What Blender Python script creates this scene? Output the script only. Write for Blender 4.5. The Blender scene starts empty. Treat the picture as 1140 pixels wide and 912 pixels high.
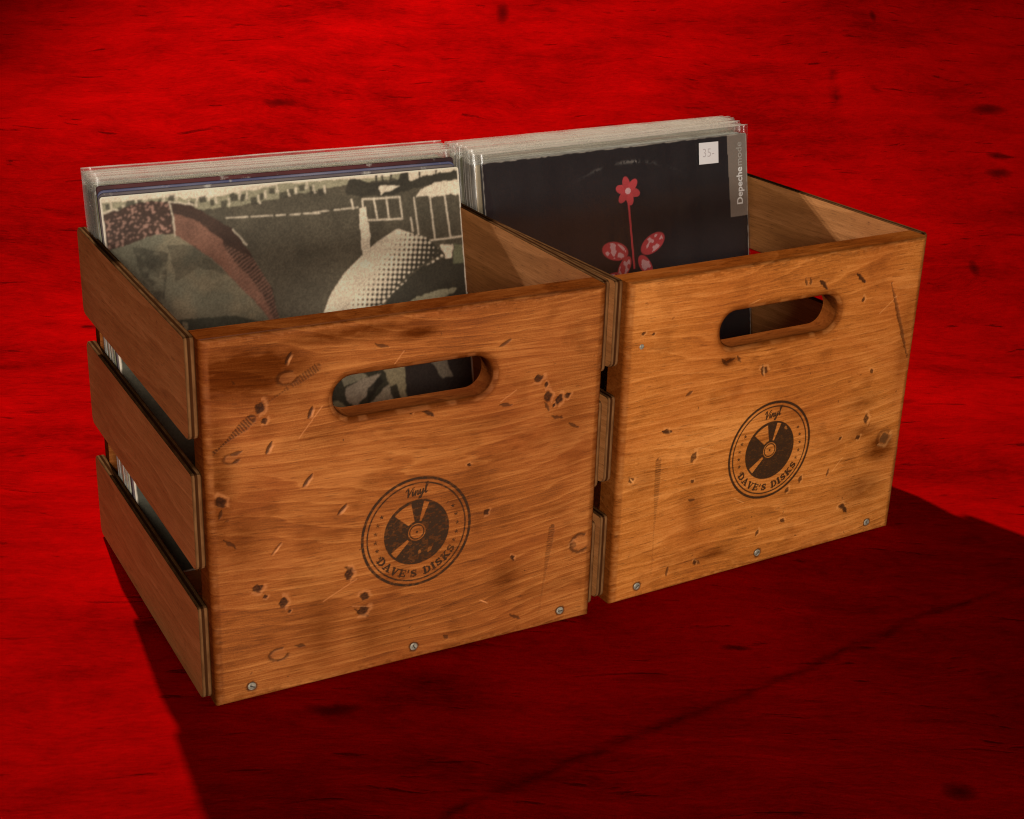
import bpy, math, random
import numpy as np
from mathutils import Matrix, Vector

U = 0.0009            # one drawing unit (the sleeves measure 351 of them) in metres
SC = bpy.context.scene
COL = SC.collection
rng = np.random.default_rng(7)
random.seed(7)

# ------------------------------------------------------------------ camera
cam_d = bpy.data.cameras.new('camera')
cam = bpy.data.objects.new('camera', cam_d)
COL.objects.link(cam)
cam.location = (-291.3 * U, -1006.3 * U, 685.2 * U)
cam.rotation_euler = (1.1843, -0.0308, -0.4915)
cam_d.sensor_width = 36.0
cam_d.sensor_fit = 'HORIZONTAL'
cam_d.lens = 1654.2 / 1140 * 36.0
cam_d.clip_start = 0.02
cam_d.clip_end = 60
SC.camera = cam

# ------------------------------------------------------------------ world, exposure
w = bpy.data.worlds.new('World')
SC.world = w
w.use_nodes = True
w.node_tree.nodes['Background'].inputs[0].default_value = (0.75, 0.82, 1.0, 1)
w.node_tree.nodes['Background'].inputs[1].default_value = 0.02
SC.view_settings.view_transform = 'Standard'
SC.view_settings.look = 'None'
SC.view_settings.exposure = 0.0
SC.view_settings.gamma = 1.0
SC.cycles.transparent_max_bounces = 64
SC.cycles.max_bounces = 8
SC.cycles.use_denoising = True
SC.cycles.filter_width = 1.15

# ------------------------------------------------------------------ lamps
def aim(o, target):
    d = Vector(target) - o.location
    o.rotation_euler = d.to_track_quat('-Z', 'Y').to_euler()

ld = bpy.data.lights.new('rear_lamp', 'SPOT')          # hard light behind the crates, throws the shadow forward
ld.energy = 465
ld.color = (1.0, 0.95, 0.88)
ld.shadow_soft_size = 0.018
ld.spot_size = math.radians(115)
ld.spot_blend = 1.0
rear = bpy.data.objects.new('rear_lamp', ld)
COL.objects.link(rear)
rear.location = (0.15, 2.02, 1.32)
aim(rear, (1.4, -3.0, 0.0))

ld = bpy.data.lights.new('front_lamp', 'AREA')         # low soft light left of the camera
ld.energy = 30
ld.color = (1.0, 0.93, 0.84)
ld.shape = 'RECTANGLE'
ld.size = 0.55
ld.size_y = 0.35
front = bpy.data.objects.new('front_lamp', ld)
COL.objects.link(front)
front.location = (-0.42, -2.25, 0.34)
aim(front, (0.32, 0.0, 0.16))

ld = bpy.data.lights.new('upper_lamp', 'SPOT')         # snooted lamp above the camera, lights the covers over the crate fronts
ld.energy = 135
ld.color = (1.0, 0.92, 0.82)
ld.shadow_soft_size = 0.24
ld.spot_size = math.radians(28)
ld.spot_blend = 0.75
upper = bpy.data.objects.new('upper_lamp', ld)
COL.objects.link(upper)
upper.location = (-0.66, -2.25, 1.08)
aim(upper, (0.34, 0.12, 0.29))

# ------------------------------------------------------------------ helpers: objects
def link(name, me, parent=None, mats=()):
    o = bpy.data.objects.new(name, me)
    COL.objects.link(o)
    if parent is not None:
        o.parent = parent
    for m in mats:
        me.materials.append(m)
    return o

def thing(name, label, cat, loc=(0, 0, 0), rot=(0, 0, 0), group=None):
    o = bpy.data.objects.new(name, None)
    COL.objects.link(o)
    o.location = loc
    o.rotation_euler = rot
    o.empty_display_size = 0.02
    o['label'] = label
    o['category'] = cat
    if group:
        o['group'] = group
    return o

def mesh_np(name, co, quads, smooth=True, colors=None, mat_idx=None, tris=None):
    """mesh from numpy arrays; co in drawing units"""
    me = bpy.data.meshes.new(name)
    co = np.asarray(co, np.float32) * U
    quads = np.asarray(quads, np.int32).reshape(-1, 4)
    nv, nf = len(co), len(quads)
    nt = 0 if tris is None else len(tris)
    me.vertices.add(nv)
    me.vertices.foreach_set('co', co.ravel())
    loops = quads.ravel()
    starts = np.arange(nf) * 4
    tot = np.full(nf, 4)
    if nt:
        tris = np.asarray(tris, np.int32)
        loops = np.concatenate([loops, tris.ravel()])
        starts = np.concatenate([starts, nf * 4 + np.arange(nt) * 3])
        tot = np.concatenate([tot, np.full(nt, 3)])
    me.loops.add(len(loops))
    me.loops.foreach_set('vertex_index', loops.astype(np.int32))
    me.polygons.add(nf + nt)
    me.polygons.foreach_set('loop_start', starts.astype(np.int32))
    me.polygons.foreach_set('loop_total', tot.astype(np.int32))
    me.polygons.foreach_set('use_smooth', np.full(nf + nt, smooth))
    if mat_idx is not None:
        me.polygons.foreach_set('material_index', np.asarray(mat_idx, np.int32))
    me.update(calc_edges=True)
    me.validate()
    if colors is not None:
        a = me.color_attributes.new('paint', 'FLOAT_COLOR', 'POINT')
        c = np.ones((nv, 4), np.float32)
        c[:, :colors.shape[1]] = colors
        a.data.foreach_set('color', c.ravel())
    return me

class MB:
    """collects simple shapes into one mesh, in drawing units"""
    def __init__(s):
        s.v = []; s.f = []; s.m = []
    def add(s, vs, fs, m=0):
        b = len(s.v)
        s.v += [tuple(p) for p in vs]
        s.f += [tuple(b + i for i in f) for f in fs]
        s.m += [m] * len(fs)
    def box(s, x0, x1, y0, y1, z0, z1, m=0):
        s.add([(x0, y0, z0), (x1, y0, z0), (x1, y1, z0), (x0, y1, z0), (x0, y0, z1), (x1, y0, z1), (x1, y1, z1), (x0, y1, z1)],
              [(0, 3, 2, 1), (4, 5, 6, 7), (0, 1, 5, 4), (1, 2, 6, 5), (2, 3, 7, 6), (3, 0, 4, 7)], m)
    def mesh(s, name, smooth=False):
        me = bpy.data.meshes.new(name)
        me.from_pydata([(a * U, b * U, c * U) for a, b, c in s.v], [], s.f)
        for p, m in zip(me.polygons, s.m):
            p.material_index = m
            p.use_smooth = smooth
        me.update()
        return me

def bevel(o, width, seg=2):
    m = o.modifiers.new('bevel', 'BEVEL')
    m.width = width * U
    m.segments = seg
    m.limit_method = 'ANGLE'
    return m

# ------------------------------------------------------------------ helpers: nodes
class NT:
    def __init__(s, name):
        s.m = bpy.data.materials.new(name)
        s.m.use_nodes = True
        s.t = s.m.node_tree
        s.t.nodes.clear()
        s.out = s.t.nodes.new('ShaderNodeOutputMaterial')
    def n(s, typ, ins=None, **props):
        nd = s.t.nodes.new('ShaderNode' + typ)
        for k, v in props.items():
            setattr(nd, k, v)
        for k, v in (ins or {}).items():
            s.set(nd.inputs[k], v)
        return nd
    def set(s, sock, v):
        if isinstance(v, bpy.types.NodeSocket):
            s.t.links.new(v, sock)
        elif isinstance(v, bpy.types.Node):
            s.t.links.new(v.outputs[0], sock)
        else:
            if sock.type == 'RGBA' and len(v) == 3:
                v = (*v, 1)
            sock.default_value = v
    def math(s, op, a, b=0.0, c=None, clamp=False):
        i = {0: a, 1: b}
        if c is not None:
            i[2] = c
        return s.n('Math', i, operation=op, use_clamp=clamp).outputs[0]
    def mix(s, f, a, b, blend='MIX'):
        nd = s.t.nodes.new('ShaderNodeMix')
        nd.data_type = 'RGBA'
        nd.blend_type = blend
        s.set(nd.inputs[0], f); s.set(nd.inputs[6], a); s.set(nd.inputs[7], b)
        return nd.outputs[2]
    def ramp(s, f, stops, interp='LINEAR'):
        nd = s.n('ValToRGB', {0: f})
        cr = nd.color_ramp
        cr.interpolation = interp
        while len(cr.elements) < len(stops):
            cr.elements.new(0.5)
        for e, (p, c) in zip(cr.elements, stops):
            e.position = p
            e.color = (c, c, c, 1) if isinstance(c, (int, float)) else (*c, 1)
        return nd.outputs[0]
    def noise(s, vec, scale, detail=3, rough=0.5, dist=0.0, w=0.0):
        return s.n('TexNoise', {'Vector': vec, 'W': w, 'Scale': scale, 'Detail': detail, 'Roughness': rough, 'Distortion': dist},
                   noise_dimensions='4D').outputs[0]
    def scaled(s, vec, sc):
        return s.n('VectorMath', {0: vec, 1: sc}, operation='MULTIPLY').outputs[0]
    def bsdf(s, **k):
        names = {'base': 'Base Color', 'rough': 'Roughness', 'spec': 'Specular IOR Level', 'metal': 'Metallic', 'normal': 'Normal',
                 'coat': 'Coat Weight', 'coatr': 'Coat Roughness', 'alpha': 'Alpha'}
        return s.n('BsdfPrincipled', {names[a]: b for a, b in k.items()})
    def finish(s, sh):
        s.t.links.new(sh.outputs[0] if isinstance(sh, bpy.types.Node) else sh, s.out.inputs[0])
        return s.m

def simple(name, col, rough=0.6, spec=0.3, metal=0.0, var=0.15, sc=60):
    t = NT(name)
    co = t.n('TexCoord').outputs['Object']
    f = t.noise(co, sc, 4)
    dark = tuple(c * (1 - var) for c in col)
    lite = tuple(min(1, c * (1 + var)) for c in col)
    c = t.mix(t.ramp(f, [(0.3, 0.0), (0.7, 1.0)]), dark, lite)
    return t.finish(t.bsdf(base=c, rough=rough, spec=spec, metal=metal))

# ------------------------------------------------------------------ wood
def wood(name, seed, along, across, thick, light, mid, dark, deep=(0.030, 0.010, 0.004), marks=False, ring=1.0, rough=0.5, blotch=0.6):
    """stained pine plywood; along / across / thick name the object axes (0 1 2) of the grain"""
    t = NT(name)
    co = t.n('TexCoord').outputs['Object']
    sp = t.n('SeparateXYZ', {0: co})
    ax = [sp.outputs[0], sp.outputs[1], sp.outputs[2]]
    v = t.n('CombineXYZ', {0: ax[along], 1: ax[across], 2: ax[thick]}).outputs[0]
    # slow warp of the growth lines
    warp = t.noise(t.scaled(v, (2.2, 8.0, 6.0)), 1.0, 2, 0.5, 0.1, seed)
    av0 = t.n('SeparateXYZ', {0: v}).outputs[1]
    wz = t.math('ADD', av0, t.math('ADD', t.math('MULTIPLY', t.math('SUBTRACT', warp, 0.5), 0.05), t.math('MULTIPLY', t.math('SUBTRACT', t.noise(t.scaled(v, (9.0, 34.0, 20.0)), 1.0, 3, 0.55, 0.0, seed + 2.2), 0.5), 0.007)))
    vq = t.n('CombineXYZ', {0: ax[along], 1: wz, 2: ax[thick]}).outputs[0]
    warp2 = t.noise(t.scaled(v, (7.0, 60.0, 20.0)), 1.0, 3, 0.5, 0.0, seed + 3.1)
    av = t.n('SeparateXYZ', {0: v}).outputs[1]
    ph = t.math('ADD', t.math('MULTIPLY', av, 560.0 * ring), t.math('MULTIPLY', warp, 85.0 * ring))
    ph = t.math('ADD', ph, t.math('MULTIPLY', warp2, 9.0))
    saw = t.math('FRACT', t.math('MULTIPLY', ph, 0.16))
    line = t.ramp(saw, [(0.0, 0.30), (0.04, 1.0), (0.12, 0.75), (0.30, 0.45), (0.65, 0.35), (0.95, 0.05), (1.0, 0.30)])
    fine = t.noise(t.scaled(vq, (34.0, 760.0, 300.0)), 1.0, 5, 0.65, 0.0, seed + 1.7)
    fine2 = t.noise(t.scaled(vq, (10.0, 240.0, 100.0)), 1.0, 5, 0.68, 0.1, seed + 9.7)
    zone = t.noise(t.scaled(v, (7.0, 13.0, 10.0)), 1.0, 4, 0.6, 0.4, seed + 5.0)
    grain = t.noise(t.scaled(v, (900.0, 1200.0, 900.0)), 1.0, 2, 0.6, 0.0, seed)
    f = t.math('ADD', t.math('MULTIPLY', line, 0.17), t.math('MULTIPLY', fine, 0.60))
    f = t.math('ADD', f, t.math('MULTIPLY', fine2, 0.46))
    f = t.math('ADD', f, t.math('MULTIPLY', grain, 0.34))
    f = t.math('ADD', f, t.math('MULTIPLY', t.math('SUBTRACT', zone, 0.5), blotch))
    f = t.ramp(f, [(0.46, 0.0), (1.13, 1.0)])
    base = t.ramp(f, [(0.0, dark), (0.5, mid), (1.0, light)])
    # worn dark flecks
    fl = t.noise(t.scaled(v, (90.0, 260.0, 90.0)), 1.0, 3, 0.55, 0.5, seed + 11)
    base = t.mix(t.math('MULTIPLY', t.ramp(fl, [(0.66, 0.0), (0.76, 1.0)]), 0.5), base, deep)
    po = t.noise(t.scaled(vq, (70.0, 1100.0, 400.0)), 1.0, 3, 0.6, 0.0, seed + 13)
    base = t.mix(t.math('MULTIPLY', t.ramp(po, [(0.56, 0.0), (0.68, 1.0)]), 0.45), base, deep)
    red = t.noise(t.scaled(v, (5.0, 8.0, 5.0)), 1.0, 3, 0.6, 0.6, seed + 21)
    base = t.mix(t.math('MULTIPLY', t.ramp(red, [(0.48, 0.0), (0.7, 1.0)]), 0.42), base, tuple(m * k for m, k in zip(mid, (0.85, 0.55, 0.55))))
    spec = 0.12
    hgt = t.math('ADD', t.math('MULTIPLY', fine2, 0.5), t.math('MULTIPLY', fine, 0.5))
    if marks:
        at = t.n('Attribute', attribute_name='paint')
        s3 = t.n('SeparateColor', {0: at.outputs['Color']})
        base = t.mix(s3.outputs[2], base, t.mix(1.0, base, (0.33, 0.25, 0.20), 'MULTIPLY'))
        spec = t.math('MULTIPLY', t.math('SUBTRACT', 1.0, s3.outputs[2]), 0.14)
        base = t.mix(s3.outputs[0], base, deep)
        base = t.mix(s3.outputs[1], base, tuple(min(1, c * 1.45 + 0.05) for c in light))
    bp = t.n('Bump', {'Strength': 0.15, 'Distance': 0.0005, 'Height': hgt})
    rg = t.math('ADD', rough, t.math('MULTIPLY', fine2, 0.2))
    return t.finish(t.bsdf(base=base, rough=rg, spec=spec, normal=bp.outputs[0]))

PINE = dict(light=(0.560, 0.198, 0.044), mid=(0.335, 0.092, 0.015), dark=(0.125, 0.032, 0.007))
PINE2 = dict(light=(0.740, 0.275, 0.060), mid=(0.480, 0.146, 0.021), dark=(0.180, 0.055, 0.011))
BRN = dict(light=(0.560, 0.232, 0.074), mid=(0.400, 0.155, 0.042), dark=(0.215, 0.083, 0.025))
M_front = [wood('stained_pine_panel', 2.0, 0, 2, 1, marks=True, **PINE),
           wood('stained_pine_panel', 31.5, 0, 2, 1, marks=True, **PINE2)]
M_slat = wood('stained_ply_slat', 8.0, 1, 2, 0, ring=0.45, blotch=0.45, **BRN)
M_base = wood('stained_ply_base', 14.0, 0, 1, 2, ring=0.6, **BRN)

def ply_edge(name='plywood_edge', k=1.0, dirt=0.75):
    t = NT(name)
    co = t.n('TexCoord').outputs['Object']
    sx = t.n('SeparateXYZ', {0: co}).outputs[0]
    wv = t.noise(t.scaled(co, (20, 30, 30)), 1.0, 2)
    x = t.math('ADD', t.math('DIVIDE', sx, 8.0 * U), t.math('MULTIPLY', wv, 0.06))
    f = t.math('FRACT', x)
    c = t.ramp(f, [(0.0, (0.19, 0.075, 0.025)), (0.17, (0.42, 0.20, 0.075)), (0.30, (0.46, 0.22, 0.085)), (0.38, (0.075, 0.025, 0.009)),
                   (0.60, (0.10, 0.034, 0.011)), (0.68, (0.44, 0.21, 0.08)), (0.85, (0.40, 0.18, 0.065)), (1.0, (0.10, 0.036, 0.012))])
    n = t.noise(t.scaled(co, (200, 60, 60)), 1.0, 4, 0.6)
    c = t.mix(t.ramp(n, [(0.35, dirt), (0.65, 0.0)]), c, (0.12, 0.042, 0.014))
    c = t.mix(1.0, c, (k, k * 0.95, k * 0.9), 'MULTIPLY')
    bp = t.n('Bump', {'Strength': 0.5, 'Distance': 0.0006, 'Height': t.ramp(f, [(0.3, 1.0), (0.4, 0.0), (0.6, 0.0), (0.7, 1.0)])})
    return t.finish(t.bsdf(base=c, rough=0.9, spec=0.0, normal=bp.outputs[0]))
M_edge = ply_edge(k=0.52, dirt=0.6)
M_edge_top = ply_edge('plywood_edge_darkened', 0.27)  # stained top and bottom edges, colour taken darker still against the rear lamp
M_screw = simple('zinc_screw', (0.32, 0.28, 0.21), 0.6, 0.4, 0.35, 0.5, 600)
M_slot = simple('screw_slot', (0.05, 0.04, 0.03), 0.7)

# ------------------------------------------------------------------ painting helpers (arrays X right, Y up or down, in drawing units)
def sstep(a, b, x):
    t = np.clip((x - a) / (b - a), 0, 1)
    return t * t * (3 - 2 * t)

def seg_dist(X, Y, a, b):
    ax, ay = a; bx, by = b
    dx, dy = bx - ax, by - ay
    t = np.clip(((X - ax) * dx + (Y - ay) * dy) / (dx * dx + dy * dy + 1e-9), 0, 1)
    return np.hypot(X - ax - t * dx, Y - ay - t * dy), t

def in_poly(X, Y, poly):
    c = np.zeros(X.shape, bool)
    n = len(poly)
    for i in range(n):
        x1, y1 = poly[i]; x2, y2 = poly[(i + 1) % n]
        if y1 == y2:
            continue
        k = ((y1 > Y) != (y2 > Y)) & (X < (x2 - x1) * (Y - y1) / (y2 - y1) + x1)
        c ^= k
    return c

_lat = rng.random((256, 256))
def vnoise(X, Y, s, seed=0):
    """smooth value noise, one octave, cell size s"""
    x = X / s + seed * 17.31 + 500; y = Y / s + seed * 7.77 + 500
    xi = np.floor(x).astype(int); yi = np.floor(y).astype(int)
    fx = x - xi; fy = y - yi
    fx = fx * fx * (3 - 2 * fx); fy = fy * fy * (3 - 2 * fy)
    g = lambda i, j: _lat[i % 256, j % 256]
    return (g(xi, yi) * (1 - fx) + g(xi + 1, yi) * fx) * (1 - fy) + (g(xi, yi + 1) * (1 - fx) + g(xi + 1, yi + 1) * fx) * fy

def fbm(X, Y, s, seed=0, octv=4):
    r = 0; a = 0.5; tot = 0
    for k in range(octv):
        r = r + a * vnoise(X, Y, s, seed + k * 3); tot += a
        a *= 0.55; s = s / 2
    return r / tot

class Wear:
    """dents, stains and scratches of one panel"""
    def __init__(s, X, Z, seed):
        s.X, s.Z, s.seed = X, Z, seed
        s.dark = np.zeros(X.shape); s.pale = np.zeros(X.shape); s.stain = np.zeros(X.shape); s.h = np.zeros(X.shape)
        s.n1 = vnoise(X, Z, 2.2, seed) - 0.5
        s.n2 = vnoise(X, Z, 1.1, seed + 1) - 0.5
    def local(s, x, z, r):
        return (np.abs(s.X - x) < r) & (np.abs(s.Z - z) < r)
    def blob(s, x, z, r, dark=0.9, depth=0.9, ang=None, asp=1.0):
        ang = random.uniform(0, 3.14) if ang is None else ang
        dx = s.X - x; dz = s.Z - z
        u = dx * math.cos(ang) + dz * math.sin(ang); v = -dx * math.sin(ang) + dz * math.cos(ang)
        d = np.maximum(np.abs(u) / asp * 0.62 + np.abs(v) * 0.78, np.hypot(u / asp, v) * 0.85) + s.n1 * min(r, 2.2) * 0.5 + s.n2 * min(r, 2.2) * 0.25
        r = r * 0.88
        m = 1 - sstep(r * 0.75, r * 1.1, d)
        s.dark = np.maximum(s.dark, m * dark * (0.92 + 0.3 * s.n2))
        s.h -= m * depth * 0.25
        ring = np.exp(-((d - r * 1.35) / (r * 0.3)) ** 2) * (u * 0.4 - v > 0)
        s.pale = np.maximum(s.pale, ring * 0.25)
    def slash(s, a, b, wdt=0.9, dark=0.85, depth=0.7, pale=0.0):
        d, t = seg_dist(s.X + s.n1 * 1.2, s.Z + s.n1 * 1.2, a, b)
        ww = wdt * (0.25 + np.sin(np.clip(t, 0, 1) * math.pi))
        m = 1 - sstep(ww * 0.5, ww * 1.2, d)
        s.dark = np.maximum(s.dark, m * dark)
        s.h -= m * depth
        if pale:
            d2, t2 = seg_dist(s.X - wdt * 1.1 + s.n1, s.Z + wdt * 0.9, a, b)
            m2 = (1 - sstep(wdt * 0.3, wdt * 0.9, d2)) * np.sin(t2 * math.pi)
            s.pale = np.maximum(s.pale, m2 * pale)
    def hatch(s, a, b, wdt=5.0, period=2.4, dark=0.6, gaps=(), fade=None):
        dx, dz = b[0] - a[0], b[1] - a[1]
        L = math.hypot(dx, dz)
        d, t = seg_dist(s.X, s.Z, a, b)
        ww = wdt * 0.5 * (0.75 + 0.5 * np.sin(t * 5 + 1))
        m = 1 - sstep(ww * 0.8, ww * 1.15, d + s.n1 * 0.8)
        tick = 0.5 + 0.5 * np.sin(t * L / period * 2 * math.pi + s.n1 * 1.5)
        m = m * (0.25 + 0.75 * sstep(0.3, 0.6, tick))
        for g0, g1 in gaps:
            m = m * (1 - ((t > g0) & (t < g1)) * 0.9)
        if fade:
            m = m * (fade[0] + (fade[1] - fade[0]) * t)
        s.dark = np.maximum(s.dark, m * dark)
        s.h -= m * 0.4
    def ring(s, x, z, r, asp=1.5, dark=0.6, gap=0.5, ang=0.0):
        dx = s.X - x; dz = s.Z - z
        u = dx * math.cos(ang) + dz * math.sin(ang); v = -dx * math.sin(ang) + dz * math.cos(ang)
        d = np.hypot(u / asp, v) + s.n1 * r * 0.16
        th = np.arctan2(v, u)
        m = np.exp(-((d - r) / (r * 0.2)) ** 2) * (np.abs(th - 0.4) > gap)
        s.dark = np.maximum(s.dark, m * dark)
        s.h -= m * 0.5
        s.pale = np.maximum(s.pale, (d < r * 0.8) * 0.07)
    def smear(s, x, z, rx, rz, amt=0.5):
        d = ((s.X - x) / rx) ** 2 + ((s.Z - z) / rz) ** 2
        s.stain = np.maximum(s.stain, np.exp(-d * 1.5) * amt * (0.85 + fbm(s.X, s.Z * 2.5, 9, s.seed)))

# ------------------------------------------------------------------ crate panels
HX, HZ, HL, HR, FIL = 175.5, 252.0, 75.0, 22.0, 5.0     # grip hole: centre, half length and radius out to the edge of its round-over

def stadium(n, R, W):
    """closed outline of the grip hole"""
    c = HL - HR
    pts = []
    tot = 4 * c + 2 * math.pi * R
    for i in range(n):
        s = i / n * tot
        if s < 2 * c:
            pts.append((HX - c + s, HZ + R))
        elif s < 2 * c + math.pi * R:
            a = math.pi / 2 - (s - 2 * c) / R
            pts.append((HX + c + R * math.cos(a), HZ + R * math.sin(a)))
        elif s < 4 * c + math.pi * R:
            pts.append((HX + c - (s - 2 * c - math.pi * R), HZ - R))
        else:
            a = -math.pi / 2 - (s - 4 * c - math.pi * R) / R
            pts.append((HX - c + R * math.cos(a), HZ + R * math.sin(a)))
    return np.array(pts)

def skin(W, H, rx, rz, cell):
    """grid over the panel face with the grip hole cut out, its rim snapped to the outline"""
    xs = np.linspace(rx, W - rx, int(round((W - 2 * rx) / cell)) + 1)
    zs = np.linspace(rz, H - rz, int(round((H - 2 * rz) / cell)) + 1)
    X, Z = np.meshgrid(xs, zs)
    nx, nz = len(xs), len(zs)
    c = HL - HR
    cx = np.clip(X, HX - c, HX + c)
    dist = np.hypot(X - cx, Z - HZ)
    inside = dist < HR
    idx = np.arange(nx * nz).reshape(nz, nx)
    q = np.stack([idx[:-1, :-1], idx[:-1, 1:], idx[1:, 1:], idx[1:, :-1]], -1)
    cut = inside[:-1, :-1] | inside[:-1, 1:] | inside[1:, 1:] | inside[1:, :-1]
    touch = np.zeros_like(inside)
    for a, b in ((slice(None, -1), slice(None, -1)), (slice(None, -1), slice(1, None)), (slice(1, None), slice(1, None)), (slice(1, None), slice(None, -1))):
        touch[a, b] |= cut
    rim = touch & ~inside
    k = np.where(rim, HR / np.maximum(dist, 1e-6), 1.0)
    X = cx + (X - cx) * k
    Z = HZ + (Z - HZ) * k
    keep = ~cut
    return X, Z, q[keep], nx, nz, idx, inside

def panel_mesh(name, W, H, T, wear, cell, seed):
    rx, rz, ry = 7.5, 2.8, 4.5
    X, Z, q, nx, nz, idx, inside = skin(W, H, rx, rz, cell)
    Wr = Wear(X, Z, seed)
    wear(Wr)
    for x in (30, 175, 320):
        dd = np.hypot(X - x, Z - 12.2) + Wr.n1 * 1.2
        Wr.dark = np.maximum(Wr.dark, (1 - sstep(4.0, 5.6, dd)) * 0.75)
        Wr.h -= (1 - sstep(3.6, 5.2, dd)) * 0.35
    # dirt round the grip hole and darker stain along the edges
    c = HL - HR
    hd = np.hypot(X - np.clip(X, HX - c, HX + c), Z - HZ) - HR
    nz1 = fbm(X, Z, 14, seed + 4); nz2 = fbm(X, Z * 2, 5, seed + 6)
    Wr.stain = np.maximum(Wr.stain, np.exp(-np.maximum(hd, 0) / (1.2 + 3 * nz1)) * 0.6)
    ed = np.minimum(np.minimum(X, W - X), np.minimum(Z, H - Z))
    Wr.stain = np.maximum(Wr.stain, np.exp(-ed / 5.5) * (0.25 + 0.75 * sstep(0.38, 0.6, nz2)) * 0.85)
    Wr.stain = np.maximum(Wr.stain, sstep(0.55, 0.78, fbm(X * 0.8, Z * 1.1, 22, seed + 14)) * 0.28)
    Wr.pale = np.maximum(Wr.pale, sstep(0.60, 0.72, vnoise(X, Z, 3.0, seed + 8)) * np.exp(-np.maximum(ed - 4, 0) / 1.2) * 0.07)
    # countless small pits and hairline scratches
    for _ in range(26):
        x, z = random.uniform(8, W - 8), random.uniform(6, H - 8)
        if abs(x - HX) < 80 and abs(z - HZ) < 26: continue
        a = random.uniform(0, 3.14); l = random.uniform(0.6, 4.0)
        Wr.slash((x, z), (x + math.cos(a) * l, z + math.sin(a) * l), random.uniform(0.35, 0.75), random.uniform(0.35, 0.8), 0.25)
    for _ in range(6):
        x, z = random.uniform(8, W - 40), random.uniform(6, H - 40)
        a = random.uniform(-0.6, 0.9); l = random.uniform(12, 34)
        d, t = seg_dist(X + Wr.n1 * 0.6, Z, (x, z), (x + math.cos(a) * l, z + math.sin(a) * l))
        Wr.pale = np.maximum(Wr.pale, (1 - sstep(0.2, 0.75, d)) * 0.3)
    bump = (fbm(X * 0.35, Z * 2.4, 6, seed + 12) - 0.5) * 0.25
    Y = -(Wr.h + bump * 0.4)
    border = np.zeros(X.shape, bool); border[0] = border[-1] = True; border[:, 0] = border[:, -1] = True
    Y[border] = 0
    hole_edge = hd < 0.4
    Y[hole_edge] = 0
    co = np.stack([X.ravel(), Y.ravel(), Z.ravel()], 1)
    colr = np.stack([Wr.dark.ravel(), Wr.pale.ravel(), Wr.stain.ravel()], 1).clip(0, 1)
    cos_, cols_, quads = [co], [colr], [q]
    nbase = len(co)
    # round-over along the four outer edges, then the edge faces
    loop = np.concatenate([idx[0, :], idx[1:, -1], idx[-1, -2::-1], idx[-2:0:-1, 0]])
    bx, bz = X.ravel()[loop], Z.ravel()[loop]
    n = len(loop)
    prev = loop
    prof = [(math.sin(a), 1 - math.cos(a)) for a in np.linspace(0, math.pi / 2, 7)[1:]] + [(1.0, T / ry)]
    en = vnoise(bx + bz * 1.7, bx - bz, 9, seed)
    for k, (s_, y_) in enumerate(prof):
        irx, irz = rx * (1 - s_), rz * (1 - s_)
        nx_ = irx + (bx - rx) / (W - 2 * rx) * (W - 2 * irx)
        nz_ = irz + (bz - rz) / (H - 2 * rz) * (H - 2 * irz)
        y = np.full(n, y_ * ry if k < len(prof) - 1 else T)
        cos_.append(np.stack([nx_, y, nz_], 1))
        f = min(1.0, (k + 1) / 5.0)
        worn = np.clip(0.55 - abs(k - 1) * 0.28, 0, 1) * sstep(0.45, 0.7, en)
        cols_.append(np.stack([np.zeros(n), worn * 0.18, np.full(n, 0.45 + 0.55 * f)], 1))
        cur = np.arange(nbase, nbase + n)
        quads.append(np.stack([prev, cur, np.roll(cur, -1), np.roll(prev, -1)], 1))
        nbase += n
        prev = cur
    # grip hole rim
    m = 200
    prevr = None
    for k, a in enumerate(list(np.linspace(0, math.pi / 2, 8)) + [None, None]):
        if a is not None:
            R = HR - FIL * math.sin(a); y = FIL * (1 - math.cos(a))
        elif k == 8:
            R = HR - FIL; y = T - 3
        else:
            R = HR - FIL + 3; y = T
        # same parametrisation for every radius: take points on the outer outline and pull them inwards
        p = stadium(m, HR, W)
        ccx = np.clip(p[:, 0], HX - c, HX + c)
        px = ccx + (p[:, 0] - ccx) * R / HR
        pz = HZ + (p[:, 1] - HZ) * R / HR
        cos_.append(np.stack([px, np.full(m, y), pz], 1))
        g = 0.65 + 0.35 * min(1, k / 4)
        worn = sstep(0.45, 0.75, vnoise(px, pz, 8, seed + 3)) * (0.35 if 1 <= k <= 4 else 0.0)
        cols_.append(np.stack([np.full(m, 0.35 if k > 4 else 0.05), worn * 0.25, np.full(m, g) - worn * 0.4], 1).clip(0, 1))  # deeper rim darkened in colour to offset rear-lamp light in the hole
        cur = np.arange(nbase, nbase + m)
        nbase += m
        if prevr is not None:
            quads.append(np.stack([prevr, np.roll(prevr, -1), np.roll(cur, -1), cur], 1))
        prevr = cur
    # inner face of the board
    X2, Z2, q2, nx2, nz2_, idx2, in2 = skin(W, H, 0.0, 0.0, 5.5)
    co2 = np.stack([X2.ravel(), np.full(X2.size, T), Z2.ravel()], 1)
    cos_.append(co2)
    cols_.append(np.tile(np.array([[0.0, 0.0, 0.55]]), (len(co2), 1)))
    quads.append(q2[:, ::-1] + nbase)
    return mesh_np(name, np.concatenate(cos_), np.concatenate(quads), True, np.concatenate(cols_))

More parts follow.
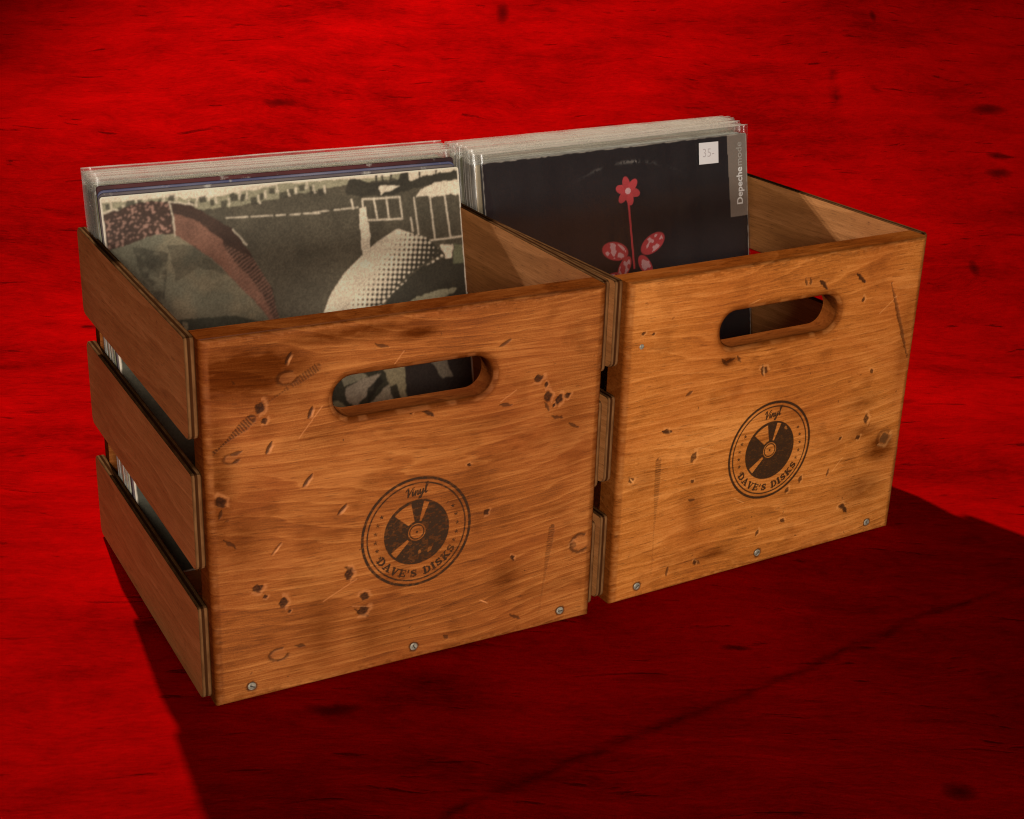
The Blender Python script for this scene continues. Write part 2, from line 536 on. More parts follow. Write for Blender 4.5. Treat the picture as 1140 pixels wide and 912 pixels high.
def wear_left(s):
    for a, b in (((66, 287), (71, 296)), ((84, 240), (88, 250)), ((49, 216), (54, 226)), ((78, 182), (86, 192)), ((107, 152), (115, 160))):
        s.slash(a, b, 1.5, 0.8, 0.9, pale=0.45)
    s.slash((50, 128), (59, 138), 1.0, 0.45, 0.3, pale=0.6)
    s.slash((180, 231.5), (192, 224), 1.6, 0.85, 0.9)
    s.hatch((92, 281), (45, 255), 6.0, 2.3, 0.65, gaps=((0.45, 0.5),), fade=(1, 0.5))
    s.hatch((38, 247), (6, 223), 7.0, 2.3, 0.75)
    s.hatch((308, 99), (298, 16), 5.0, 2.2, 0.6, fade=(1.0, 0.25))
    for x, z, r in ((45, 255, 4.2), (48, 244, 2.6), (11, 182, 4.4), (288, 242, 3.8), (298, 224, 4.2), (309, 219.5, 3.8), (317, 222, 2.6), (296, 235, 2.0),
                    (38, 101, 3.9), (59, 83, 4.1), (44, 92, 1.8), (64, 74, 1.4), (116, 96, 4.2), (130, 72, 3.8), (128, 59, 4.4), (242, 127, 2.6),
                    (269, 77, 2.2), (225, 174, 1.8), (171, 231, 2.0), (304, 215, 1.6)):
        s.blob(x, z, r, 0.93, 1.1, asp=1.25)
    for a, b in (((295, 219), (300, 211)), ((302, 205), (314, 202)), ((268, 21), (279, 14)), ((252, 224), (264, 222)), ((12, 176), (9, 168)),
                 ((20, 220), (30, 222)), ((22, 213), (28, 216)), ((122, 98), (112, 103)), ((133, 52), (120, 62)), ((68, 41), (77, 38)), ((12, 150), (22, 140)),
                 ((236, 262), (244, 258)), ((140, 293), (152, 289)), ((320, 196), (330, 190)), ((203, 16), (208, 12)), ((250, 275), (262, 281))):
        s.slash(a, b, 1.4, 0.7, 0.6)
    s.ring(68, 276, 5.5, 1.5, 0.6, 0.4)
    s.ring(21, 217, 4.0, 1.5, 0.5, 0.9)
    s.ring(54, 36, 5.5, 1.5, 0.7, 0.5)
    s.ring(338, 77, 8.5, 1.15, 0.75, 0.6)
    s.blob(331, 76, 3.4, 0.6, 0.6)
    s.slash((236, 44), (246, 38), 0.9, 0.0, 0.3, pale=0.8)
    s.smear(176, 298, 26, 7, 0.9); s.smear(35, 285, 70, 30, 0.95); s.smear(120, 305, 90, 10, 0.7); s.smear(10, 200, 16, 90, 0.6); s.smear(60, 262, 40, 20, 0.4); s.smear(25, 150, 22, 40, 0.45)
    s.smear(90, 50, 22, 45, 0.4); s.smear(135, 40, 26, 30, 0.4); s.smear(262, 60, 20, 22, 0.5); s.smear(95, 225, 30, 12, 0.35)
    s.smear(320, 200, 26, 40, 0.3); s.smear(240, 210, 40, 10, 0.35)

def wear_right(s):
    for a, b in (((218, 285.5), (229, 276)), ((264, 286.5), (276, 276)), ((282, 40), (290, 30))):
        s.slash(a, b, 2.0, 0.9, 0.9)
    for x, z, r in ((276, 259, 2.2), (161, 206, 3.4), (85, 133, 3.6), (300, 131, 3.8), (299, 182, 2.2), (282, 39, 3.2), (172, 35, 2.2), (203, 41, 2.6), (52, 165, 2.4),
                    (97, 20, 2.2), (221, 82, 2.4), (205, 74, 2.4), (18, 264, 1.8), (29, 262, 1.4), (15, 124, 2.6), (86, 108, 1.8), (268, 116, 1.8), (292, 113, 2.4)):
        s.blob(x, z, r, 0.85, 0.9, asp=1.4)
    s.slash((12, 128), (18, 121), 1.0, 0.4, 0.5, pale=0.7)
    s.slash((46, 166), (58, 163.5), 2.0, 0.9, 0.7)
    s.slash((158, 212), (160, 200), 1.4, 0.8, 0.8, pale=0.3)
    s.blob(329, 105, 6.5, 0.85, 0.9, asp=1.0)
    s.ring(329, 105, 8.5, 1.1, 0.4, 0.2)
    s.smear(325, 96, 24, 18, 1.0); s.smear(300, 118, 26, 10, 0.6); s.smear(305, 55, 34, 20, 0.6); s.smear(290, 150, 26, 12, 0.4)
    s.smear(90, 80, 14, 50, 0.3); s.smear(120, 25, 30, 9, 0.6); s.smear(30, 120, 18, 18, 0.3); s.smear(340, 200, 14, 60, 0.4)
    s.slash((311, 271), (347, 187), 2.0, 0.62, 0.8)
    s.slash((312, 269), (330, 228), 1.6, 0.5, 0.5)
    s.hatch((45, 138), (46, 20), 5.2, 2.2, 0.55, fade=(1.0, 0.25))
    for a, b in (((108, 226), (116, 218)), ((112, 221), (124, 224)), ((126, 226), (131, 219)), ((200, 290), (202, 282)), ((206, 290), (207, 283)), ((96, 24), (104, 18)),
                 ((83, 90), (91, 88)), ((64, 14), (65, 24)), ((345, 60), (352, 52)), ((256, 78), (258, 86)), ((235, 268), (237, 262)), ((70, 196), (78, 200))):
        s.slash(a, b, 1.5, 0.7, 0.6)
    s.smear(116, 222, 12, 6, 0.9)

# ------------------------------------------------------------------ round stamp: a record between two rings, VINYL above, DAVE'S DISKS below
SERIF = {  # letters as straight strokes in a box 0..w wide, 0..1 high: (x0, y0, x1, y1, half width)
    'D': (0.95, [(.22, 0, .22, 1, .12), (0, .04, .55, .04, .05), (0, .96, .55, .96, .05), (.55, .96, .82, .72, .09), (.82, .72, .82, .28, .11), (.82, .28, .55, .04, .09)]),
    'A': (1.05, [(.50, .98, .18, .06, .06), (.50, .98, .86, .06, .12), (.28, .34, .76, .34, .05), (0, .04, .36, .04, .05), (.64, .04, 1.08, .04, .05)]),
    'V': (1.05, [(.20, .95, .52, .02, .12), (.52, .02, .86, .95, .06), (0, .96, .40, .96, .05), (.68, .96, 1.05, .96, .05)]),
    'E': (0.90, [(.22, 0, .22, 1, .12), (0, .04, .80, .04, .05), (0, .96, .80, .96, .05), (.22, .52, .60, .52, .05), (.80, .04, .80, .28, .05), (.80, .96, .80, .74, .05), (.60, .38, .60, .64, .04)]),
    "'": (0.30, [(.15, .98, .12, .70, .08)]),
    'S': (0.85, [(.72, .72, .72, .98, .05), (.70, .84, .42, .95, .07), (.42, .95, .16, .80, .10), (.16, .80, .20, .60, .11), (.20, .60, .62, .42, .12), (.62, .42, .70, .22, .11),
                 (.70, .22, .42, .05, .10), (.42, .05, .14, .16, .07), (.12, .02, .12, .30, .05)]),
    'I': (0.50, [(.25, 0, .25, 1, .13), (.02, .04, .48, .04, .05), (.02, .96, .48, .96, .05)]),
    'K': (1.02, [(.22, 0, .22, 1, .12), (0, .04, .44, .04, .05), (0, .96, .44, .96, .05), (.28, .42, .80, .94, .06), (.42, .56, .84, .06, .12), (.62, .96, .98, .96, .05), (.64, .04, 1.02, .04, .05)]),
    ' ': (0.55, []),
}
SCRIPT = [  # the word Vinyl in slanted script strokes, box about 4.2 wide
    [(-.12, .82), (.0, 1.12), (.16, 1.14), (.26, .80), (.34, .02)], [(.34, .02), (.62, .62), (.86, 1.10), (1.06, 1.20)],
    [(.92, .55), (.98, .12), (1.06, .02), (1.22, .22)], [(1.22, .22), (1.36, .58), (1.36, .02)], [(1.36, .10), (1.62, .58), (1.74, .46), (1.72, .08), (1.84, .02), (1.98, .22)],
    [(2.02, .58), (2.02, .16), (2.14, .03), (2.38, .30)], [(2.46, .60), (2.44, .05), (2.30, -.48), (2.06, -.52), (2.06, -.32), (2.60, .05)],
    [(2.60, .05), (2.86, .60), (3.06, 1.20), (2.96, 1.42), (2.82, 1.20), (2.84, .20), (2.96, .02), (3.14, .12)],
    [(0.98, .82), (1.02, .86)],
]

def stamp_mesh(seed, worn):
    R = 50.5
    cell = 0.42
    n = int(2 * (R + 1) / cell)
    xs = np.linspace(-R - 1, R + 1, n)
    X, Z = np.meshgrid(xs, xs)
    r = np.hypot(X, Z); th = np.degrees(np.arctan2(Z, X)) % 360
    def band(r0, r1, aa=0.45):
        return sstep(r0 - aa, r0 + aa, r) * (1 - sstep(r1 - aa, r1 + aa, r))
    ink = np.maximum(band(47.9, 50.2), band(44.2, 45.4) * 0.95)
    disc = 1 - sstep(29.3, 30.1, r)
    def wedge(a0, a1, r0, r1):
        am, hw = (a0 + a1) / 2, (a1 - a0) / 2
        d = np.abs((th - am + 180) % 360 - 180)
        lat = (d - hw) * math.pi / 180 * r
        return (1 - sstep(-0.4, 0.4, lat)) * band(r0, r1)
    cut = np.maximum.reduce([wedge(101, 138, 10, 27), wedge(66, 77, 10, 28), wedge(213, 227, 10, 28)])
    disc = disc * (1 - cut)
    disc = disc * (1 - band(7.0, 8.0)) * (1 - band(3.2, 6.0)) * (1 - (1 - sstep(0.9, 1.5, r)))
    core = 1 - sstep(0.8, 1.3, r)
    ink = np.maximum(ink, np.maximum(disc * (1 - (1 - sstep(3.1, 3.3, r)) * 0.9), core))
    # stars at both sides
    for a in (28, 15, 2, -11, -23, 148, 160, 172, 184, 196, 208):
        cx, cz = 37.5 * math.cos(math.radians(a)), 37.5 * math.sin(math.radians(a))
        dr = np.hypot(X - cx, Z - cz); ta = np.arctan2(Z - cz, X - cx)
        rr = 1.0 + 0.75 * np.cos(5 * (ta - 1.57))
        ink = np.maximum(ink, 1 - sstep(rr - 0.3, rr + 0.45, dr))
    # DAVE'S DISKS along the lower arc
    txt = "DAVE'S DISKS"
    hgt = 6.3
    k = 7.0
    total = sum(SERIF[c][0] + 0.16 for c in txt) * k
    base_r = 41.6
    u = ((th - 270 + 180) % 360 - 180) * math.pi / 180 * (base_r - hgt / 2) + total / 2     # runs left to right along the bottom
    v = base_r - r
    pos = 0.0
    for c in txt:
        wd, st = SERIF[c]
        lu = (u - pos) / k; lv = v / hgt
        near = (lu > -0.3) & (lu < wd + 0.3) & (lv > -0.4) & (lv < 1.4)
        for x0, y0, x1, y1, hw in st:
            d, _ = seg_dist(lu[near], lv[near], (x0, y0), (x1, y1))
            ink[near] = np.maximum(ink[near], 1 - sstep(hw - 0.03, hw + 0.07, d))
        pos += (wd + 0.16) * k
    # Vinyl, upright script above the disc, rising to the right
    sx = 6.2; sh = 6.3
    ca, sa = math.cos(0.10), math.sin(0.10)
    lx = (X + 10.2) * ca + (Z - 33.2) * sa; lz = -(X + 10.2) * sa + (Z - 33.2) * ca
    lz = lz / sh; lx = lx / sx - lz * 0.28
    near = (lx > -0.5) & (lx < 3.9) & (lz > -1) & (lz < 1.8)
    for st in SCRIPT:
        for p, q_ in zip(st[:-1], st[1:]):
            d, _ = seg_dist(lx[near], lz[near], p, q_)
            ww = 0.095 if q_[1] < p[1] else 0.045
            ink[near] = np.maximum(ink[near], 1 - sstep(ww - 0.02, ww + 0.07, d))
    # worn patches
    wn = fbm(X, Z * 1.6, 3.0, seed, 3)
    ink = ink * ((0.62 + 0.38 * sstep(0.38, 0.52, wn)) if len(worn) > 1 else (0.86 + 0.14 * sstep(0.38, 0.52, wn)))
    for x, z, rr in worn:
        d = np.hypot(X - x, Z - z) + (vnoise(X, Z, 2.5, seed) - 0.5) * 4
        ink = ink * (1 - 0.75 * (1 - sstep(rr * 0.6, rr, d)))
    if not worn:
        pass
    idx = np.arange(n * n).reshape(n, n)
    q = np.stack([idx[:-1, :-1], idx[:-1, 1:], idx[1:, 1:], idx[1:, :-1]], -1)
    keep = (ink[:-1, :-1] + ink[:-1, 1:] + ink[1:, 1:] + ink[1:, :-1]) > 0.02
    q = q[keep]
    used = np.unique(q)
    rm = np.full(n * n, -1); rm[used] = np.arange(len(used))
    co = np.stack([X.ravel(), np.zeros(n * n), Z.ravel()], 1)[used]
    return mesh_np('stamp', co, rm[q], True, np.repeat(ink.ravel()[used][:, None], 3, 1))

def stamp_mat():
    t = NT('burnt_stamp_ink')
    at = t.n('Attribute', attribute_name='paint')
    co = t.n('TexCoord').outputs['Object']
    n = t.noise(t.scaled(co, (300, 300, 900)), 1.0, 3, 0.6)
    sp = t.noise(co, 1500, 2)
    f = t.math('MULTIPLY', at.outputs['Fac'], t.ramp(t.math('ADD', t.math('MULTIPLY', n, 0.6), t.math('MULTIPLY', sp, 0.4)), [(0.34, 0.55), (0.50, 0.93)]))
    b = t.bsdf(base=t.mix(n, (0.020, 0.009, 0.003), (0.060, 0.026, 0.009)), rough=0.6, spec=0.25)
    tr = t.n('BsdfTransparent')
    mx = t.n('MixShader', {0: f, 1: tr, 2: b})
    return t.finish(mx)
M_stamp = stamp_mat()

# ------------------------------------------------------------------ small hardware
def screw_mesh():
    mb = MB()
    n = 20
    rings = [(3.3, 0.0), (3.2, -0.3), (2.6, -0.55), (1.2, -0.65)]
    vs = [(r * math.cos(2 * math.pi * i / n), y, r * math.sin(2 * math.pi * i / n)) for r, y in rings for i in range(n)] + [(0, -0.68, 0)]
    fs = []
    for k in range(3):
        for i in range(n):
            fs.append((k * n + i, k * n + (i + 1) % n, (k + 1) * n + (i + 1) % n, (k + 1) * n + i))
    fs += [(3 * n + i, 3 * n + (i + 1) % n, 4 * n) for i in range(n)]
    mb.add(vs, fs)
    me = mb.mesh('screw', True)
    return me
SCREW = screw_mesh(); SCREW.materials.append(M_screw)
def slot_mesh():
    mb = MB()
    mb.box(-2.1, 2.1, -0.80, -0.4, -0.42, 0.42)
    return mb.mesh('screw_slot')
SLOT = slot_mesh(); SLOT.materials.append(M_slot)

def put_screw(parent, x, z, y=0.0, rot=0.0, s=1.0):
    o = bpy.data.objects.new('screw', SCREW)
    COL.objects.link(o)
    o.parent = parent
    o.location = (x * U, (y + 0.1) * U, z * U)
    o.rotation_euler = (0.0, rot, 0)
    o.scale = (s, s, s)
    return o

def slat_mesh(y0, y1, z0, z1, sag=0.0):
    """one side slat, 8 thick, local x 0..8; corners rounded in the side view"""
    mb = MB()
    r = 7.0
    out = []
    for cx, cz, a0 in ((y1 - r, z1 - r, 0), (y0 + r * .5, z1 - r * .5, 90), (y0 + r, z0 + r, 180), (y1 - r, z0 + r, 270)):
        rr = r if a0 != 90 else r * .5
        for k in range(5):
            a = math.radians(a0 + k * 22.5)
            out.append((cx + rr * math.cos(a), cz + rr * math.sin(a)))
    n = len(out)
    c = 0.7
    cy, cz = (y0 + y1) / 2, (z0 + z1) / 2
    def inset(p):
        return (p[0] + (c if p[0] < cy else -c), p[1] + (c if p[1] < cz else -c))
    rings = [(0.0, [inset(p) for p in out]), (c, out), (8.0 - c, out), (8.0, [inset(p) for p in out])]
    vs = [(x, p[0], p[1]) for x, ps in rings for p in ps]
    mb.add(vs, [tuple(range(n))[::1], tuple(3 * n + i for i in range(n))[::-1]], 0)
    fs = []
    b = 0
    for k in range(3):
        for i in range(n):
            fs.append((k * n + i, (k + 1) * n + i, (k + 1) * n + (i + 1) % n, k * n + (i + 1) % n))
    mb.f += fs
    mb.m += [2 if abs(vs[f[0]][2] - vs[f[3]][2]) < 0.8 else 1 for f in fs]
    me = mb.mesh('slat')
    me.validate()
    import bmesh
    bm = bmesh.new(); bm.from_mesh(me); bmesh.ops.recalc_face_normals(bm, faces=bm.faces); bm.to_mesh(me); bm.free()
    return me

# ------------------------------------------------------------------ crates
D = 341.0
T = 25.0
def make_crate(label, loc, rotz, W, H, wear, seed, worn, which):
    t = thing('wooden_crate', label, 'crate', loc, (0, 0, rotz), 'stained wooden record crates standing side by side')
    fp = link('front_panel', panel_mesh('front_panel', W, H, T, wear, 0.62, seed), t, [M_front[which]])
    bpn = link('back_panel', panel_mesh('back_panel', W, H, 20.0, lambda s: None, 2.0, seed + 40), t, [M_front[which]])
    bpn.location = (W * U, D * U, 0)
    bpn.rotation_euler = (0, 0, math.pi)
    st = link('stamp', stamp_mesh(seed, worn), fp, [M_stamp])
    st.location = (177 * U, -0.28 * U, 122 * U)
    for k, x in enumerate((30, 175, 320)):
        s = put_screw(fp, x, 12.2, rot=random.uniform(0, 3), s=1.08)
        sl = bpy.data.objects.new('slot', SLOT)
        COL.objects.link(sl); sl.parent = fp
        sl.location = s.location; sl.rotation_euler = s.rotation_euler; sl.scale = (1.08, 1.08, 1.08)
    if which == 1:
        put_screw(fp, 17, 252, s=0.75, rot=0.5)
    mb = MB()
    mb.box(0.6, W - 0.6, T + 0.3, D - 20.3, 2.0, 11.5)
    b = link('base', mb.mesh('base'), t, [M_base])
    bevel(b, 0.6)
    rows = ((232, H), (121, 205), (3, 88))
    for side in (0, 1):
        for k, (z0, z1) in enumerate(rows):
            j = random.uniform(-1.2, 1.2)
            me = slat_mesh(10 + j * 0.6, D + 4 + j, z0, z1 + (0.4 if k == 0 else 0))
            s = link('slat', me, t, [M_slat, M_edge, M_edge_top])
            s.location = ((-8.2 if side == 0 else W + 0.2) * U, 0, 0)
            s.rotation_euler = (random.uniform(-0.004, 0.004) if k else 0, 0, 0)
    return t

CL = make_crate('left brown wooden crate with its slatted side in view, holding the grey collage record',
                (0, 0, 0), 0.0, 351.7, 315.4, wear_left, 3, [(2, -20, 2.6), (12, -18, 3.0)], 0)
RA = 0.0493
RO = (378.0, 7.2)
CR = make_crate('right brown wooden crate holding the black record with the red flower',
                (RO[0] * U, RO[1] * U, 0), RA, 352.9, 311.9, wear_right, 23, [(18, 20, 2.0)], 1)

# ------------------------------------------------------------------ records
def film_mat(name, m0, m1_):
    t = NT(name)
    co = t.n('TexCoord').outputs['Object']
    n = t.noise(t.scaled(co, (18, 40, 7)), 1.0, 4, 0.6, 0.8)
    n2 = t.noise(t.scaled(co, (60, 60, 9)), 1.0, 3, 0.6, 0.4, 4.0)
    bp = t.n('Bump', {'Strength': 0.55, 'Distance': 0.003, 'Height': n})
    gl = t.n('BsdfGlossy', {'Color': (1, 1, 1, 1), 'Roughness': 0.16, 'Normal': bp.outputs[0]})
    oi = t.n('ObjectInfo').outputs['Random']
    fc = t.ramp(oi, [(0.0, (0.24, 0.20, 0.16)), (0.35, (0.54, 0.48, 0.42)), (0.6, (0.34, 0.30, 0.26)), (0.8, (0.60, 0.54, 0.47)), (1.0, (0.28, 0.25, 0.18))])
    df = t.n('BsdfDiffuse', {'Color': fc})
    tl = t.n('BsdfTranslucent', {'Color': fc})
    milky = t.n('MixShader', {0: 0.5, 1: df, 2: tl})
    tr = t.n('BsdfTransparent', {'Color': (0.985, 0.985, 0.98, 1)})
    m1 = t.n('MixShader', {0: t.ramp(n2, [(0.35, m0), (0.75, m1_)]), 1: tr, 2: milky})
    fr = t.n('LayerWeight', {'Blend': 0.25, 'Normal': bp.outputs[0]})
    m2 = t.n('MixShader', {0: t.math('ADD', t.math('MULTIPLY', fr.outputs['Fresnel'], 0.35), 0.012, clamp=True), 1: m1, 2: gl})
    return t.finish(m2)
M_film = film_mat('clear_plastic_film', 0.012, 0.035)
M_cloudy = film_mat('cloudy_plastic_film', 0.03, 0.10)
def fold_mat():
    t = NT('plastic_fold')
    co = t.n('TexCoord').outputs['Object']
    n = t.noise(t.scaled(co, (30, 40, 30)), 1.0, 4, 0.6)
    df = t.bsdf(base=(0.60, 0.53, 0.45), rough=0.25, spec=0.5)
    tr = t.n('BsdfTransparent', {'Color': (0.95, 0.95, 0.93, 1)})
    return t.finish(t.n('MixShader', {0: t.ramp(n, [(0.35, 0.25), (0.65, 0.65)]), 1: tr, 2: df}))
M_fold = fold_mat()

def painted_mat(name, rough=0.55, spec=0.25, noise=0.18):
    t = NT(name)
    at = t.n('Attribute', attribute_name='paint')
    co = t.n('TexCoord').outputs['Object']
    n = t.noise(co, 900, 3, 0.7)
    c = t.mix(1.0, at.outputs['Color'], t.ramp(n, [(0.3, 1 - noise), (0.7, 1 + noise * 0.0)]), 'MULTIPLY')
    return t.finish(t.bsdf(base=c, rough=rough, spec=spec))
M_print = painted_mat('printed_cover')

def card_mat(name, face, edge, seed):
    """cardboard cover with worn edges: paler patches along the rim"""
    t = NT(name)
    co = t.n('TexCoord').outputs['Object']
    n = t.noise(t.scaled(co, (60, 60, 60)), 1.0, 4, 0.6, 0.0, seed)
    n2 = t.noise(t.scaled(co, (9, 9, 14)), 1.0, 3, 0.6, 0.0, seed + 4)
    c = t.mix(t.ramp(n2, [(0.42, 0.0), (0.58, 1.0)]), face, edge)
    c = t.mix(t.math('MULTIPLY', t.ramp(n, [(0.60, 0.0), (0.68, 1.0)]), 0.6), c, (0.60, 0.56, 0.48))
    return t.finish(t.bsdf(base=c, rough=0.6, spec=0.25))

def rot_frame(q):
    """placement of a sleeve in its crate: foot x, foot y, lean, turn, roll"""
    x0, y0, l, g, h = q
    return Matrix.Translation((x0 * U, y0 * U, 12.0 * U)) @ Matrix.Rotation(g, 4, 'Z') @ Matrix.Rotation(-l, 4, 'X') @ Matrix.Rotation(-h, 4, 'Y')

def cover_box(Wd, Ht, th=3.0, rc=3.0, y0=0.0):
    """plain cover with slightly rounded corners, front at y0"""
    mb = MB()
    out = []
    for cx, cz, a0 in ((Wd - rc, Ht - rc, 0), (rc, Ht - rc, 90), (rc, rc, 180), (Wd - rc, rc, 270)):
        for k in range(5):
            a = math.radians(a0 + 22.5 * k)
            out.append((cx + rc * math.cos(a), cz + rc * math.sin(a)))
    n = len(out)
    e = 0.6
    vs = []
    for y, s in ((y0, e), (y0 + e, 0), (y0 + th - e, 0), (y0 + th, e)):
        for (x, z) in out:
            vs.append((x + (s if x < Wd / 2 else -s), y, z + (s if z < Ht / 2 else -s)))
    mb.add(vs, [tuple(range(n))[::-1], tuple(range(3 * n, 4 * n))] +
           [(k * n + i, k * n + (i + 1) % n, (k + 1) * n + (i + 1) % n, (k + 1) * n + i) for k in range(3) for i in range(n)])
    me = mb.mesh('cover')
    import bmesh
    bm = bmesh.new(); bm.from_mesh(me); bmesh.ops.recalc_face_normals(bm, faces=bm.faces); bm.to_mesh(me); bm.free()
    return me

def sheet(Wd, Ht, cell, colors_fn, y=0.0, rc=2.5):
    """flat printed sheet; colors_fn(U right, V down) -> rgb"""
    nx, nz = int(Wd / cell) + 1, int(Ht / cell) + 1
    xs = np.linspace(0, Wd, nx); zs = np.linspace(0, Ht, nz)
    X, Z = np.meshgrid(xs, zs)
    rgb = colors_fn(X, Ht - Z)
    # rounded corners: pull the corner vertices in
    cx = np.clip(X, rc, Wd - rc); cz = np.clip(Z, rc, Ht - rc)
    d = np.hypot(X - cx, Z - cz)
    k = np.where(d > rc, rc / np.maximum(d, 1e-6), 1.0)
    X = cx + (X - cx) * k; Z = cz + (Z - cz) * k
    idx = np.arange(nx * nz).reshape(nz, nx)
    q = np.stack([idx[:-1, :-1], idx[:-1, 1:], idx[1:, 1:], idx[1:, :-1]], -1).reshape(-1, 4)
    co = np.stack([X.ravel(), np.full(X.size, y), Z.ravel()], 1)
    return mesh_np('print', co, q, True, rgb.reshape(-1, 3))

def bag_mesh(Wd, Ht, th, seed, x_off=-3.0, top_flare=True, lo=-0.2, hi=352.0, crate_h=300):
    """clear outer sleeve: front film, back film, fold down both sides, open top with soft waves"""
    nx, nz = 40, 46
    xs = np.linspace(0, 1, nx); zs = np.append(np.linspace(0, 1 - 0.0028, nz - 1), 1.0)
    A, B = np.meshgrid(xs, zs)
    z = B * Ht - 1.0
    full0, full1 = x_off, x_off + Wd
    fl = sstep(crate_h - 25, crate_h + 18, z)
    x0 = lo + (full0 - lo) * fl; x1 = hi + (full1 - hi) * fl
    if not top_flare:
        x0 = np.full_like(x0, full0); x1 = np.full_like(x1, full1)
    x = x0 + (x1 - x0) * A
    edge = np.minimum(A, 1 - A) * Wd
    wav = (fbm(x, z * 0.6 + seed * 31, 46, seed, 3) - 0.5)
    topw = np.exp(-(Ht - z) / 14.0)
    mid = (th / 2) * (1 - np.exp(-edge / 2.5))
    sag = 0.5 + wav * 1.2 * (0.3 + topw * 0.5)
    yf = -mid + (th / 2) - np.clip(sag, 0.15, 2) * 0.6
    yb = mid + (th / 2) + np.clip(sag, 0.15, 2) * 0.5
    curl = np.exp(-edge / 7.0) * (vnoise(z, z * 0 + seed * 9, 60, seed) - 0.45) * 5.0
    yf = yf + curl; yb = yb + curl
    z2 = z + (vnoise(x, x * 0 + seed * 5, 90, seed) - 0.5) * 0.9 * topw
    co = np.concatenate([np.stack([x.ravel(), yf.ravel(), z2.ravel()], 1), np.stack([x.ravel(), yb.ravel(), z2.ravel()], 1)])
    idx = np.arange(nx * nz).reshape(nz, nx)
    q = np.stack([idx[:-1, :-1], idx[:-1, 1:], idx[1:, 1:], idx[1:, :-1]], -1).reshape(-1, 4)
    N = nx * nz
    qb = q[:, ::-1] + N
    side = []
    for c, fl_ in ((0, 1), (nx - 1, 0)):
        a = idx[:-1, c]; b = idx[1:, c]
        s = np.stack([a, b, b + N, a + N], 1)
        side.append(s if fl_ else s[:, ::-1])
    bot = np.stack([idx[0, :-1], idx[0, :-1] + N, idx[0, 1:] + N, idx[0, 1:]], 1)
    allq = np.concatenate([q, qb, side[0], side[1], bot])
    lip = (np.arange(len(q)) >= (nz - 2) * (nx - 1)).astype(int)
    mi = np.concatenate([lip, lip, np.ones(len(side[0]) + len(side[1]) + len(bot), int)])
    return mesh_np('plastic_sleeve', co, allq, True, mat_idx=mi)

def srgb(r, g, b):
    f = lambda c: (c / 255 / 12.92) if c / 255 <= 0.04045 else ((c / 255 + 0.055) / 1.055) ** 2.4
    return np.array([f(r), f(g), f(b)])

def lerp(img, m, col):
    m = m[..., None]
    return img * (1 - m) + np.asarray(col) * m

